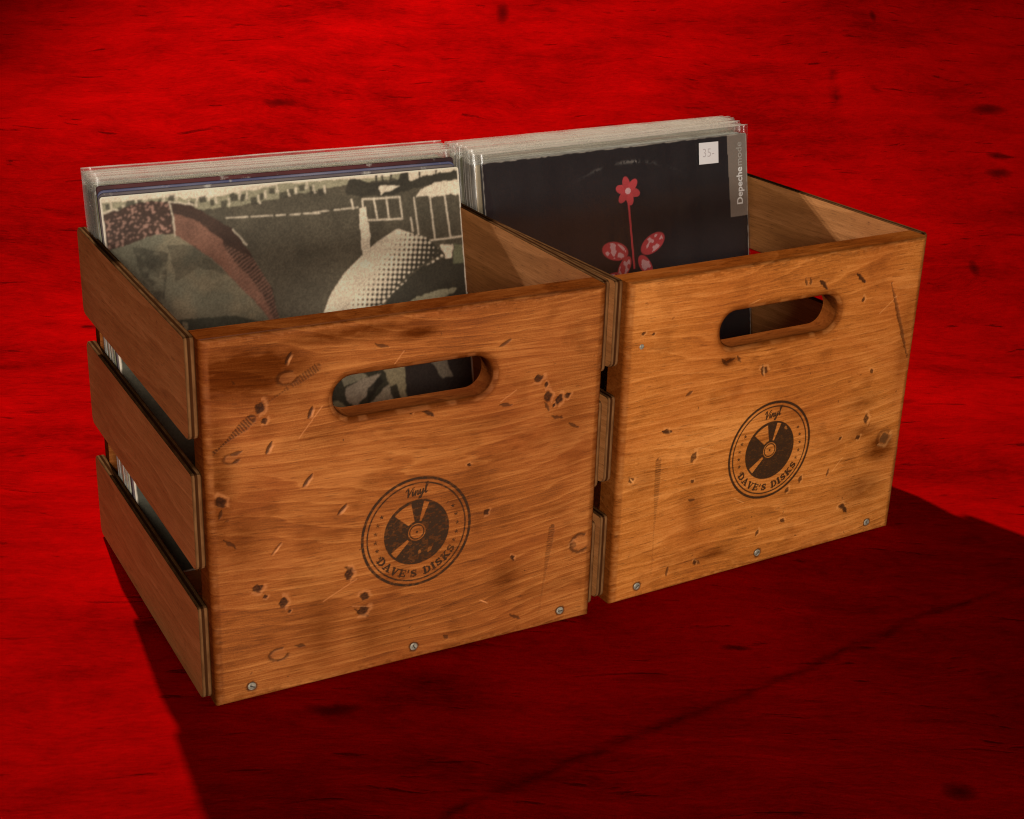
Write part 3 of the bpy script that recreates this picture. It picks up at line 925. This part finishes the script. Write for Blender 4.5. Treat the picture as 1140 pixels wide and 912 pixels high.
# ---- generic collage print of the left front cover
def collage(X, V):
    cream = srgb(222, 208, 178); olive = srgb(84, 78, 62); dk = srgb(62, 58, 46); brown = srgb(88, 66, 52); pink = srgb(150, 108, 86)
    sage = srgb(150, 145, 116)
    n1 = fbm(X, V, 40, 2); n2 = fbm(X, V, 6, 5); n3 = vnoise(X, V, 1.6, 9)
    Xw = X + (vnoise(X, V, 5, 3) - .5) * 2.2; Vw = V + (vnoise(X, V, 5, 6) - .5) * 2.2
    img = np.ones(X.shape + (3,)) * olive * (0.78 + 0.5 * n1)[..., None] * (0.85 + 0.3 * n3)[..., None]
    P = lambda pts, col, m=1.0, wob=True: lerp(img, in_poly(Xw if wob else X, Vw if wob else V, pts) * m, col)
    # sky strip and the row of roofs
    img = P([(-5, -5), (360, -5), (360, 3), (231, 8), (210, 9), (175, 13), (140, 17), (92, 19), (63, 14), (41, 10), (0, 15)], sage)
    img = P([(-5, -5), (360, -5), (360, 1), (300, 2), (240, 3), (200, 1.5), (164, 1), (143, 5), (85, 9), (63, 5), (31, 5), (1, 5)], cream)
    for i, x in enumerate(np.arange(4, 205, 9.5)):
        w_ = 3.5 + 3.5 * ((i * 37) % 5) / 4; y = 6.5 + 3.0 * math.sin(i * 1.9) + (3 if 70 < x < 150 else 0)
        img = P([(x, y), (x + w_, y), (x + w_, y + 6), (x, y + 6)], dk * 1.1, 0.85)
        img = P([(x + w_ + 1, y - 2), (x + w_ + 3, y - 2), (x + w_ + 3, y + 5), (x + w_ + 1, y + 5)], cream, 0.7)
    # thin torn line across the dark field
    for a, b in (((107, 28), (203, 32)), ((184, 31), (242, 30))):
        d, t_ = seg_dist(X, V, a, b)
        img = lerp(img, (1 - sstep(0.3, 0.9, d)) * (vnoise(X, V, 3, 4) > 0.35) * 0.8, cream)
    # large round shape on the left: speckled dark left half, rust band right half
    head = [(-5, 16), (13, 12), (41, 7), (63, 9), (80, 13), (98, 25), (117, 39), (134, 67), (148, 95), (153, 128), (-5, 128)]
    img = P(head, brown * 0.62)
    spk = sstep(0.62, 0.78, vnoise(X * 1.2 + V, V - X * .7, 2.4, 14)) * in_poly(X, V, [(-5, 16), (13, 12), (41, 7), (63, 9), (63, 40), (40, 40), (21, 44), (0, 52)])
    img = lerp(img, spk * 0.75, srgb(178, 138, 118))
    band = [(64, 20), (87, 30), (105, 47), (112, 62), (128, 84), (142, 108), (148, 128), (138, 128), (112, 84), (94, 64), (78, 50), (62, 38)]
    img = P(band, pink * 0.72)
    st = (np.sin((X * 0.9 + V * 1.6) * 1.1 + n2 * 6) > 0.1) & in_poly(X, V, [(108, 52), (134, 67), (148, 95), (153, 128), (138, 128), (112, 84)])
    img = lerp(img, st * 0.6, srgb(148, 112, 92))
    face = [(-5, 50), (21, 43), (40, 38), (62, 38), (78, 50), (94, 64), (112, 84), (128, 105), (145, 128), (-5, 128)]
    img = P(face, srgb(108, 106, 86) * 1.15)
    img = lerp(img, in_poly(X, V, face) * sstep(0.45, 0.75, fbm(X, V, 26, 31)) * 0.7, srgb(142, 132, 104))
    img = lerp(img, in_poly(Xw, Vw, [(23, 44), (55, 55), (52, 75), (44, 103), (30, 80)]) * sstep(0.3, 0.6, n2) * 0.6, dk * 0.8)
    img = lerp(img, in_poly(Xw, Vw, [(55, 48), (80, 50), (108, 80), (80, 70), (60, 82)]) * 0.5, dk)
    img = lerp(img, in_poly(X, V, [(-5, 118), (65, 116), (110, 118), (150, 132), (-5, 135)]) * 0.85, srgb(58, 62, 50))
    img = P([(61, 119), (65, 119), (65, 127), (61, 127)], sage, 0.9)
    for a, b in (((62, 9), (63, 40)), ((62, 9), (84, 14)), ((117, 39), (128, 54)), ((0, 15), (14, 12))):
        d, _ = seg_dist(Xw, Vw, a, b)
        img = lerp(img, (1 - sstep(0.3, 1.0, d)) * 0.8, cream)
    # right: dark roof, cream wedges, window bars
    img = P([(231, 12), (236, 2), (246, 3), (256, 8), (282, 9), (291, 1), (350, 0), (356, 10), (302, 17), (276, 22), (249, 20), (231, 18)], dk * 0.9)
    img = P([(296, 0), (352, -2), (352, 3), (322, 5), (298, 9)], cream, 0.95)
    for x in (262, 269, 277, 308, 326):
        img = P([(x, 0), (x + 2, 0), (x + 2, 9), (x, 9)], dk)
    img = P([(266, 12), (287, 13), (267, 20)], cream)
    img = P([(303, 26), (309, 19), (323, 14), (352, 12), (352, 26)], cream)
    img = P([(243, 31), (250, 31), (252, 72), (246, 78), (242, 76)], cream)
    for a, b in (((247, 23), (286, 24)), ((286, 24), (287, 45)), ((247, 43), (286, 45)), ((247, 23), (247, 43)), ((259, 23), (261, 44)), ((272, 23), (273, 44)),
                 ((301, 26), (303, 63)), ((318, 26), (320, 68)), ((334, 26), (337, 68)), ((312, 69), (352, 68)), ((296, 45), (297, 58)), ((236, 22), (237, 31)),
                 ((337, 105), (351, 105)), ((337, 111), (352, 111)), ((338, 119), (352, 118)), ((276, 129), (298, 122)), ((298, 122), (324, 118)), ((324, 118), (352, 118))):
        d, _ = seg_dist(X, V, a, b)
        img = lerp(img, 1 - sstep(0.5, 1.1, d), cream * 0.9)
    # knitted dome in coarse halftone
    capo = [(196, 130), (206, 110), (222, 91), (242, 76), (258, 65), (281, 54), (298, 61), (310, 65), (322, 76), (330, 85), (316, 87), (301, 93), (282, 105), (266, 117), (256, 130)]
    inn = in_poly(X, V, capo)
    img = lerp(img, inn.astype(float), cream)
    ax, ay = (X - 198) * 0.80 - (V - 130) * -0.60, (X - 198) * -0.60 - (V - 130) * 0.80   # along / across the dome
    tone = np.clip(0.10 + (X * 0.62 + V * 0.62 - 215) / 46, 0.0, 1.0)
    p = 4.5
    dots = 0.5 + 0.25 * (np.cos(2 * math.pi * X / p * 0.92 + V * 0.25) + np.cos(2 * math.pi * V / p * 0.92 - X * 0.15))
    m = sstep(-0.06, 0.06, tone * 1.15 - dots)
    img = lerp(img, m * inn, dk)
    for k in range(15):
        t_ = k / 14
        bx, by = 256 + 70 * t_, 127 - 42 * t_ ** 0.8
        img = lerp(img, 1 - sstep(1.0, 1.9, np.hypot(X - bx, (V - by) * 1.2)), cream)
    img = P([(258, 131), (268, 118), (284, 106), (302, 94), (330, 87), (352, 92), (352, 131)], dk * 0.95, 1.0)
    img = P([(276, 131), (298, 122), (324, 118), (340, 119), (330, 125), (300, 132)], sage)
    img = P([(325, 74), (339, 75), (337, 88), (330, 88)], cream)
    img = P([(340, 75), (352, 76), (352, 94), (338, 94)], srgb(110, 112, 84))
    # lower part, seen through the grip hole: folded grey cloth
    low = V > 133
    img = lerp(img, low * 1.0, srgb(74, 72, 56) * 0.8)
    img = lerp(img, (low & (X > 276)) * 1.0, srgb(60, 52, 46))
    for pts, col in (([(209, 186), (227, 184), (236, 193), (211, 200)], srgb(160, 156, 128)), ([(212, 203), (226, 196), (251, 192), (240, 207), (222, 222), (212, 214)], srgb(172, 160, 136)),
                     ([(228, 226), (258, 204), (266, 220), (250, 232)], srgb(178, 168, 140)), ([(254, 188), (276, 184), (276, 230), (260, 212)], srgb(168, 158, 122)),
                     ([(192, 215), (205, 213), (216, 226), (196, 230)], srgb(150, 146, 112)), ([(304, 186), (316, 207), (328, 206), (322, 186)], srgb(150, 140, 118)),
                     ([(236, 205), (250, 196), (252, 200), (234, 220)], dk * 0.6), ([(258, 206), (266, 206), (272, 228), (262, 226)], dk * 0.6)):
        img = P(pts, col, 0.9)
    for _ in range(2):
        b = img.copy()
        b[1:-1, 1:-1] = (img[:-2, 1:-1] + img[2:, 1:-1] + img[1:-1, :-2] + img[1:-1, 2:] + 2 * img[1:-1, 1:-1]) / 6
        img = b
    img = img * (0.72 + 0.56 * fbm(X, V, 18, 51, 5))[..., None] * (0.80 + 0.40 * vnoise(X, V, 1.3, 61))[..., None]
    # card wear: pale rim
    ed = np.minimum.reduce([X, 351 - X, V, 351 - V])
    img = lerp(img, (1 - sstep(0.8, 2.2, ed + (n2 - 0.5) * 1.5)) * 0.85, srgb(225, 214, 190))
    return (img * np.array([1.20, 1.16, 1.17])).clip(0, 0.82)

# ---- generic print of the right front cover: plain simple red bloom with round petals and oval leaves on black
def black_cover(X, V):
    blk = srgb(40, 34, 36); red = srgb(190, 70, 74); pink = srgb(214, 170, 172); grey = srgb(138, 124, 112)
    n = fbm(X, V, 30, 3); n2 = vnoise(X, V, 1.5, 8)
    img = np.ones(X.shape + (3,)) * blk * (0.8 + 0.35 * n)[..., None] * (0.85 + 0.3 * n2)[..., None]
    def oval(cx, cy, a, b, ang, col, wob=0.0):
        c, s = math.cos(ang), math.sin(ang)
        u = (X - cx) * c + (V - cy) * s; v = -(X - cx) * s + (V - cy) * c
        d = np.hypot(u / a, v / b) + (n2 - .5) * wob
        return lerp(img, 1 - sstep(0.94, 1.08, d), col), u, v
    # bloom
    for k in range(6):
        a = k * math.pi / 3 + 0.3
        img, _, _ = oval(177 + 8.5 * math.cos(a), 46 + 8.0 * math.sin(a), 7.6, 4.6, a, red * (0.92 + 0.12 * (k % 2)))
    img, _, _ = oval(177, 46, 3.6, 3.4, 0, pink)
    # stem and leaves
    d, t_ = seg_dist(X, V, (177, 56), (181, 128))
    img = lerp(img, 1 - sstep(0.9, 1.5, d), red)
    for cx, cy, a, b, an in ((157, 107, 17, 9.5, 0.28), (207, 105, 17, 9.5, -0.42), (168, 126, 13, 7, -0.95), (196, 127, 13, 7, 0.95), (150, 137, 13, 7, -0.3)):
        img, u, v = oval(cx, cy, a, b, an, red * 0.95)
        inner = np.hypot(u / a, v / b) < 0.85
        vein = (np.abs(v) < 0.7) | ((np.abs((np.abs(v) - u * 0.55 + 40) % 5.5 - 2.7) < 0.8) & (np.abs(v) > 1.5))
        img = lerp(img, (inner & (vnoise(X * 1.4 + V, V * 1.2 - X, 6.0, 5) > 0.56)) * 0.85, pink)
    # ring wear of the disc inside
    r = np.hypot(X - 176, V - 176)
    img = lerp(img, np.exp(-((r - 160) / 1.6) ** 2) * sstep(0.3, 0.6, n) * np.exp(-((X - 178) / 38) ** 2) * 0.35 * (n2 > .35), srgb(190, 180, 170))
    # grey title strip
    lab = in_poly(X, V, [(314, -3), (344, -3), (344, 90), (317, 90)])
    img = lerp(img, lab * 1.0, grey * (0.95))
    ed = np.minimum.reduce([X, 342 - X, V, 352 - V])
    img = lerp(img, (1 - sstep(0.3, 1.3, ed + (vnoise(X, V, 4, 4) - 0.5) * 1.5)) * 0.6, srgb(190, 180, 165))
    return img

def text_part(name, txt, size, mat, parent, mtx, offset=0.0, ext=0.0002):
    cu = bpy.data.curves.new(name, 'FONT')
    cu.body = txt
    cu.size = size
    cu.offset = offset
    cu.extrude = 0.0
    o = bpy.data.objects.new('tmp', cu)
    COL.objects.link(o)
    dg = bpy.context.evaluated_depsgraph_get()
    me = bpy.data.meshes.new_from_object(o.evaluated_get(dg))
    COL.objects.unlink(o)
    bpy.data.objects.remove(o)
    me.materials.clear()
    p = link(name, me, parent, [mat])
    p.matrix_local = mtx
    return p, max(v.co.x for v in me.vertices)

MAT_C = {}
def card(key, face, edge):
    if key not in MAT_C:
        MAT_C[key] = card_mat('cardboard_' + key, face, edge, len(MAT_C) * 3.7)
    return MAT_C[key]
CARDS = [card('cream', (0.55, 0.50, 0.40), (0.62, 0.58, 0.48)), card('grey', (0.22, 0.21, 0.20), (0.38, 0.36, 0.32)),
         card('tan', (0.42, 0.31, 0.18), (0.55, 0.46, 0.32)), card('white', (0.62, 0.60, 0.55), (0.50, 0.47, 0.42)),
         card('olive', (0.20, 0.19, 0.11), (0.45, 0.42, 0.30)), card('rust', (0.30, 0.12, 0.07), (0.46, 0.40, 0.32))]
C_blue = card('blue', (0.090, 0.092, 0.170), (0.20, 0.19, 0.25))
C_dark = card('maroon', (0.035, 0.014, 0.014), (0.10, 0.022, 0.022))
C_plum = card('plum', (0.12, 0.09, 0.095), (0.17, 0.14, 0.13))

def crate_frame(which):
    if which == 0:
        return Matrix.Identity(4)
    return Matrix.Translation((RO[0] * U, RO[1] * U, 0)) @ Matrix.Rotation(RA, 4, 'Z')

def record(which, q, label, group=None):
    m = crate_frame(which) @ rot_frame(q)
    t = thing('vinyl_record', label, 'record', m.to_translation(), m.to_euler(), group)
    return t

def lerp_q(a, b, f):
    return [x + (y - x) * f for x, y in zip(a, b)]

# ---- left crate
QL = [0.6, 212.1, 0.2176, 0.0, -0.003]
QLb = [0.3, 277.0, 0.150, 0.0, -0.002]
t = record(0, QL, 'record with a cream and grey collage cover, foremost in the left crate')
link('cover', cover_box(351, 351, 3.0, 2.5, 0.35), t, [card('cream2', (0.62, 0.57, 0.46), (0.55, 0.5, 0.4))])
link('print', sheet(351, 351, 0.75, collage), t, [M_print])

N = 14
lab3 = ['bare record with plum grey edge, directly behind the collage cover',
        'bare record with worn blue edge, second behind the collage cover',
        'bare record with dark maroon edge, just before the plastic sleeves in the left crate']
for i, (mt, dz, dx) in enumerate(((C_plum, 2.0, -0.4), (C_blue, 3.5, 0.2), (C_dark, 6.5, 0.6))):
    q = lerp_q(QL, QLb, (i + 1) / (N - 0.0))
    q[1] += 1.2
    q[0] += dx
    t = record(0, q, lab3[i])
    link('cover', cover_box(350.5, 351 + dz, 3.2, 6.0 if i < 2 else 3.0), t, [mt])
for i in range(4, N):
    q = lerp_q(QL, QLb, (i + 0.3) / (N - 0.7))
    q[1] += random.uniform(-0.5, 0.5); q[2] += random.uniform(-0.002, 0.002)
    t = record(0, q, 'record in a clear plastic sleeve, packed at the rear of the left crate', 'plastic sleeved records at the rear of the left crate')
    link('cover', cover_box(349.5, 351 + random.uniform(-2, 0.5), 3.0, 2.5, 0.0), t, [CARDS[(i * 5 + 2) % 6]])
    link('plastic_sleeve', bag_mesh(359 + random.uniform(-2, 1), 363.5 + random.uniform(-1.5, 1.5), 3.8, i, x_off=-4.2, crate_h=300), t, [M_cloudy, M_fold])

# ---- right crate
QR = [8.5, 205.5, 0.168, 0.035, 0.003]
QRb = [1.0, 277.0, 0.128, 0.0, 0.0]
t = record(1, QR, 'black record cover with red flower and white price sticker, foremost in the right crate')
link('cover', cover_box(342, 352, 3.0, 2.5, 0.35), t, [card('black', (0.03, 0.027, 0.028), (0.05, 0.045, 0.045))])
pr = link('print', sheet(342, 352, 0.8, black_cover), t, [painted_mat('printed_black_cover', 0.45, 0.35, 0.25)])
bag = link('plastic_sleeve', bag_mesh(349, 362, 4.4, 77, x_off=-4.0, top_flare=False), t, [M_film, M_fold])
M_white = simple('title_ink_white', (0.72, 0.70, 0.66), 0.5, var=0.05)
M_lgrey = simple('title_ink_grey', (0.36, 0.33, 0.29), 0.5, var=0.05)
mt_ = Matrix.Translation((334.5 * U, -0.12 * U, (352 - 77.5) * U)) @ Matrix.Rotation(math.radians(90), 4, 'X') @ Matrix.Rotation(math.radians(90), 4, 'Z')
p1, wx = text_part('title', 'Depeche', 11.4 * U, M_white, t, mt_, offset=0.00024)
mt2 = Matrix.Translation((334.5 * U, -0.12 * U, (352 - 77.5 + 1.0) * U + wx)) @ Matrix.Rotation(math.radians(90), 4, 'X') @ Matrix.Rotation(math.radians(90), 4, 'Z')
text_part('title', 'mode', 11.4 * U, M_lgrey, t, mt2, offset=0.00005)
mb = MB()
mb.box(0, 27, -0.35, 0, 0, 23)
sk = link('price_sticker', mb.mesh('price_sticker'), t, [simple('sticker_paper', (0.78, 0.75, 0.73), 0.55, var=0.03)])
bevel(sk, 0.12, 1)
sk.matrix_local = Matrix.Translation((272 * U, -2.6 * U, (352 - 28) * U)) @ Matrix.Rotation(0.02, 4, 'Y')
text_part('price', '35-', 13.0 * U, simple('sticker_ink', (0.48, 0.43, 0.42), 0.6, var=0.1), sk,
          Matrix.Translation((4.2 * U, -0.45 * U, 7.5 * U)) @ Matrix.Rotation(math.radians(90), 4, 'X'), offset=-0.00008)

NR = 15
for i in range(1, NR):
    f = (i + 0.6) / (NR - 0.4)
    q = lerp_q(QR, QRb, f)
    q[0] = (2.6 if i > 7 else 4.5) + random.uniform(-0.6, 0.6)
    q[3] = 0.035 * (1 - f)
    q[2] += random.uniform(-0.003, 0.003)
    back = i > 7
    if i <= 2:
        lb, gr = ['sleeved record with tan cover edge, directly behind the black flower cover',
                  'sleeved record with white cover edge, second behind the black flower cover'][i - 1], None
    else:
        lb, gr = 'record in a clear plastic sleeve, packed at the rear of the right crate', 'plastic sleeved records at the rear of the right crate'
    t = record(1, q, lb, gr)
    ww = 346 if back else 345
    link('cover', cover_box(ww, 350 + random.uniform(-2, 1), 3.0, 2.5, 0.0), t, [CARDS[2] if i == 1 else CARDS[3] if i == 2 else CARDS[(i * 5) % 6]])
    link('plastic_sleeve', bag_mesh(356 if back else 352, 362 + random.uniform(-1.5, 2), 3.8, 20 + i, x_off=-4.5 + random.uniform(-0.8, 0.8),
                                    lo=-1.5, hi=348.0, crate_h=300), t, [M_cloudy, M_fold])

# ------------------------------------------------------------------ red wooden ground, rising gently behind the crates
def red_mat():
    t = NT('red_painted_wood')
    uv = t.n('TexCoord').outputs['UV']
    v = uv
    wq = t.noise(t.scaled(v, (2.2, 3.0, 1)), 1.0, 3, 0.5, 0.0, 3.0)
    sp = t.n('SeparateXYZ', {0: v})
    y = t.math('ADD', sp.outputs[1], t.math('MULTIPLY', t.math('SUBTRACT', wq, 0.5), 0.16))
    # the boards' grain slopes a little on the right hand side
    vv = t.n('CombineXYZ', {0: sp.outputs[0], 1: y, 2: 0.0}).outputs[0]
    broad = t.noise(t.scaled(vv, (3.2, 5.0, 1)), 1.0, 5, 0.6, 0.3, 1.0)
    streak = t.noise(t.scaled(vv, (9.0, 34.0, 1)), 1.0, 6, 0.68, 0.5, 7.0)
    fine = t.noise(t.scaled(vv, (75.0, 260.0, 1)), 1.0, 6, 0.78, 0.3, 2.0)
    mott = t.noise(t.scaled(vv, (20.0, 34.0, 1)), 1.0, 8, 0.72, 0.5, 22.0)
    crack = t.noise(t.scaled(vv, (15.0, 95.0, 1)), 1.0, 6, 0.62, 0.5, 12.0)
    knots = t.noise(t.scaled(vv, (9.0, 22.0, 1)), 1.0, 3, 0.55, 0.6, 16.0)
    f = t.math('ADD', t.math('MULTIPLY', broad, 0.62), t.math('MULTIPLY', streak, 0.36))
    f = t.math('ADD', f, t.math('MULTIPLY', fine, 0.42))
    f = t.math('ADD', f, t.math('MULTIPLY', mott, 0.32))
    f = t.math('SUBTRACT', f, 0.285)
    c = t.ramp(f, [(0.36, (0.075, 0.0002, 0.0002)), (0.54, (0.215, 0.0005, 0.0005)), (0.74, (0.35, 0.0007, 0.0007))])
    dark = (0.045, 0.0006, 0.0006)
    ck = t.ramp(crack, [(0.32, 1.0), (0.39, 0.0)])
    c = t.mix(t.math('MULTIPLY', ck, 0.75), c, dark)
    kn = t.ramp(knots, [(0.24, 1.0), (0.33, 0.0)])
    c = t.mix(t.math('MULTIPLY', kn, 0.75), c, dark)
    # one long split running across the front, and single dark knots
    wob = t.math('MULTIPLY', t.math('SUBTRACT', t.noise(t.scaled(v, (22, 22, 1)), 1.0, 6, 0.72, 0.0, 5.0), 0.5), 0.030)
    def line(p0, p1, wd):
        dx, dy = p1[0] - p0[0], p1[1] - p0[1]
        L = math.hypot(dx, dy); dx /= L; dy /= L
        sx_, sy_ = sp.outputs[0], sp.outputs[1]
        al = t.math('ADD', t.math('MULTIPLY', t.math('SUBTRACT', sx_, p0[0]), dx), t.math('MULTIPLY', t.math('SUBTRACT', sy_, p0[1]), dy))
        pe = t.math('ADD', t.math('MULTIPLY', t.math('SUBTRACT', sx_, p0[0]), -dy), t.math('MULTIPLY', t.math('SUBTRACT', sy_, p0[1]), dx))
        pe = t.math('ABSOLUTE', t.math('ADD', pe, wob))
        m = t.math('SUBTRACT', 1.0, t.math('DIVIDE', pe, wd), clamp=True)
        e = t.math('MULTIPLY', t.ramp(t.math('DIVIDE', al, L), [(0.0, 0.0), (0.06, 1.0), (0.9, 0.9), (1.0, 0.0)]), m)
        return e
    def spot(p, rx, ry):
        a = t.math('DIVIDE', t.math('SUBTRACT', sp.outputs[0], p[0]), rx)
        b = t.math('DIVIDE', t.math('ADD', t.math('SUBTRACT', sp.outputs[1], p[1]), wob), ry)
        r = t.math('ADD', t.math('MULTIPLY', a, a), t.math('MULTIPLY', b, b))
        return t.math('SUBTRACT', 1.0, r, clamp=True)
    brk = t.ramp(streak, [(0.38, 1.0), (0.62, 0.25)])
    for ln in RED_LINES:
        c = t.mix(t.math('MULTIPLY', t.math('MULTIPLY', line(*ln), brk), 0.85), c, dark)
    for s_ in RED_SPOTS:
        c = t.mix(t.math('MULTIPLY', spot(*s_), 0.85), c, dark)
    hgt = t.math('ADD', t.math('MULTIPLY', streak, 0.7), t.math('MULTIPLY', fine, 0.3))
    hgt = t.math('SUBTRACT', hgt, t.math('MULTIPLY', ck, 0.5))
    bp = t.n('Bump', {'Strength': 0.35, 'Distance': 0.006, 'Height': hgt})
    return t.finish(t.bsdf(base=c, rough=0.85, spec=0.0, normal=bp.outputs[0]))

YAW = 0.4915
CY, SY = math.cos(YAW), math.sin(YAW)
def to_uv(x, y):
    """floor metres -> (across, along) metres of the sheet, aligned with its grain"""
    return x * CY - y * SY, x * SY + y * CY
RED_LINES = [((0.165, -0.120), (0.285, -0.036), 0.0065), ((0.27, -0.045), (0.405, 0.045), 0.0085), ((0.39, 0.035), (0.55, 0.156), 0.007), ((0.54, 0.150), (0.68, 0.235), 0.006),
             ((0.691, 1.33), (0.70, 1.45), 0.012)]
RED_SPOTS = [((0.522, -0.079), 0.014, 0.012), ((0.084, 0.002), 0.024, 0.009), ((0.394, 0.103), 0.015, 0.005), ((0.191, 1.573), 0.012, 0.04), ((0.787, 1.60), 0.006, 0.02),
             ((0.92, 1.345), 0.030, 0.016), ((0.911, 1.232), 0.020, 0.010), ((0.903, 1.19), 0.022, 0.012), ((0.825, 0.978), 0.008, 0.018), ((-0.134, 1.308), 0.028, 0.012)]
SLOPE = math.radians(24)
prof = [(-1.6, 0.0)]
f0, R = 0.70, 0.55
prof.append((f0, 0.0))
for k in range(1, 13):
    a = SLOPE * k / 12
    prof.append((f0 + R * math.sin(a), R * (1 - math.cos(a))))
fl, zl = prof[-1]
prof.append((fl + 1.5 * math.cos(SLOPE), zl + 1.5 * math.sin(SLOPE)))
vs, fs, arc = [], [], []
s = prof[0][0]
for i, (f, z) in enumerate(prof):
    if i:
        s += math.hypot(f - prof[i - 1][0], z - prof[i - 1][1])
    arc.append(s)
    for a in (-2.2, 2.6):
        vs.append((a * CY + f * SY, -a * SY + f * CY, z))
for i in range(len(prof) - 1):
    fs.append((2 * i, 2 * i + 1, 2 * i + 3, 2 * i + 2))
me = bpy.data.meshes.new('ground')
me.from_pydata(vs, [], fs)
uvl = me.uv_layers.new(name='UVMap')
for p in me.polygons:
    p.use_smooth = True
    for li in p.loop_indices:
        vi = me.loops[li].vertex_index
        uvl.data[li].uv = ((-2.2, 2.6)[vi % 2], arc[vi // 2])
g = link('ground', me, None, [red_mat()])
g['kind'] = 'structure'
g['label'] = 'red painted rough plywood ground rising behind the crates'
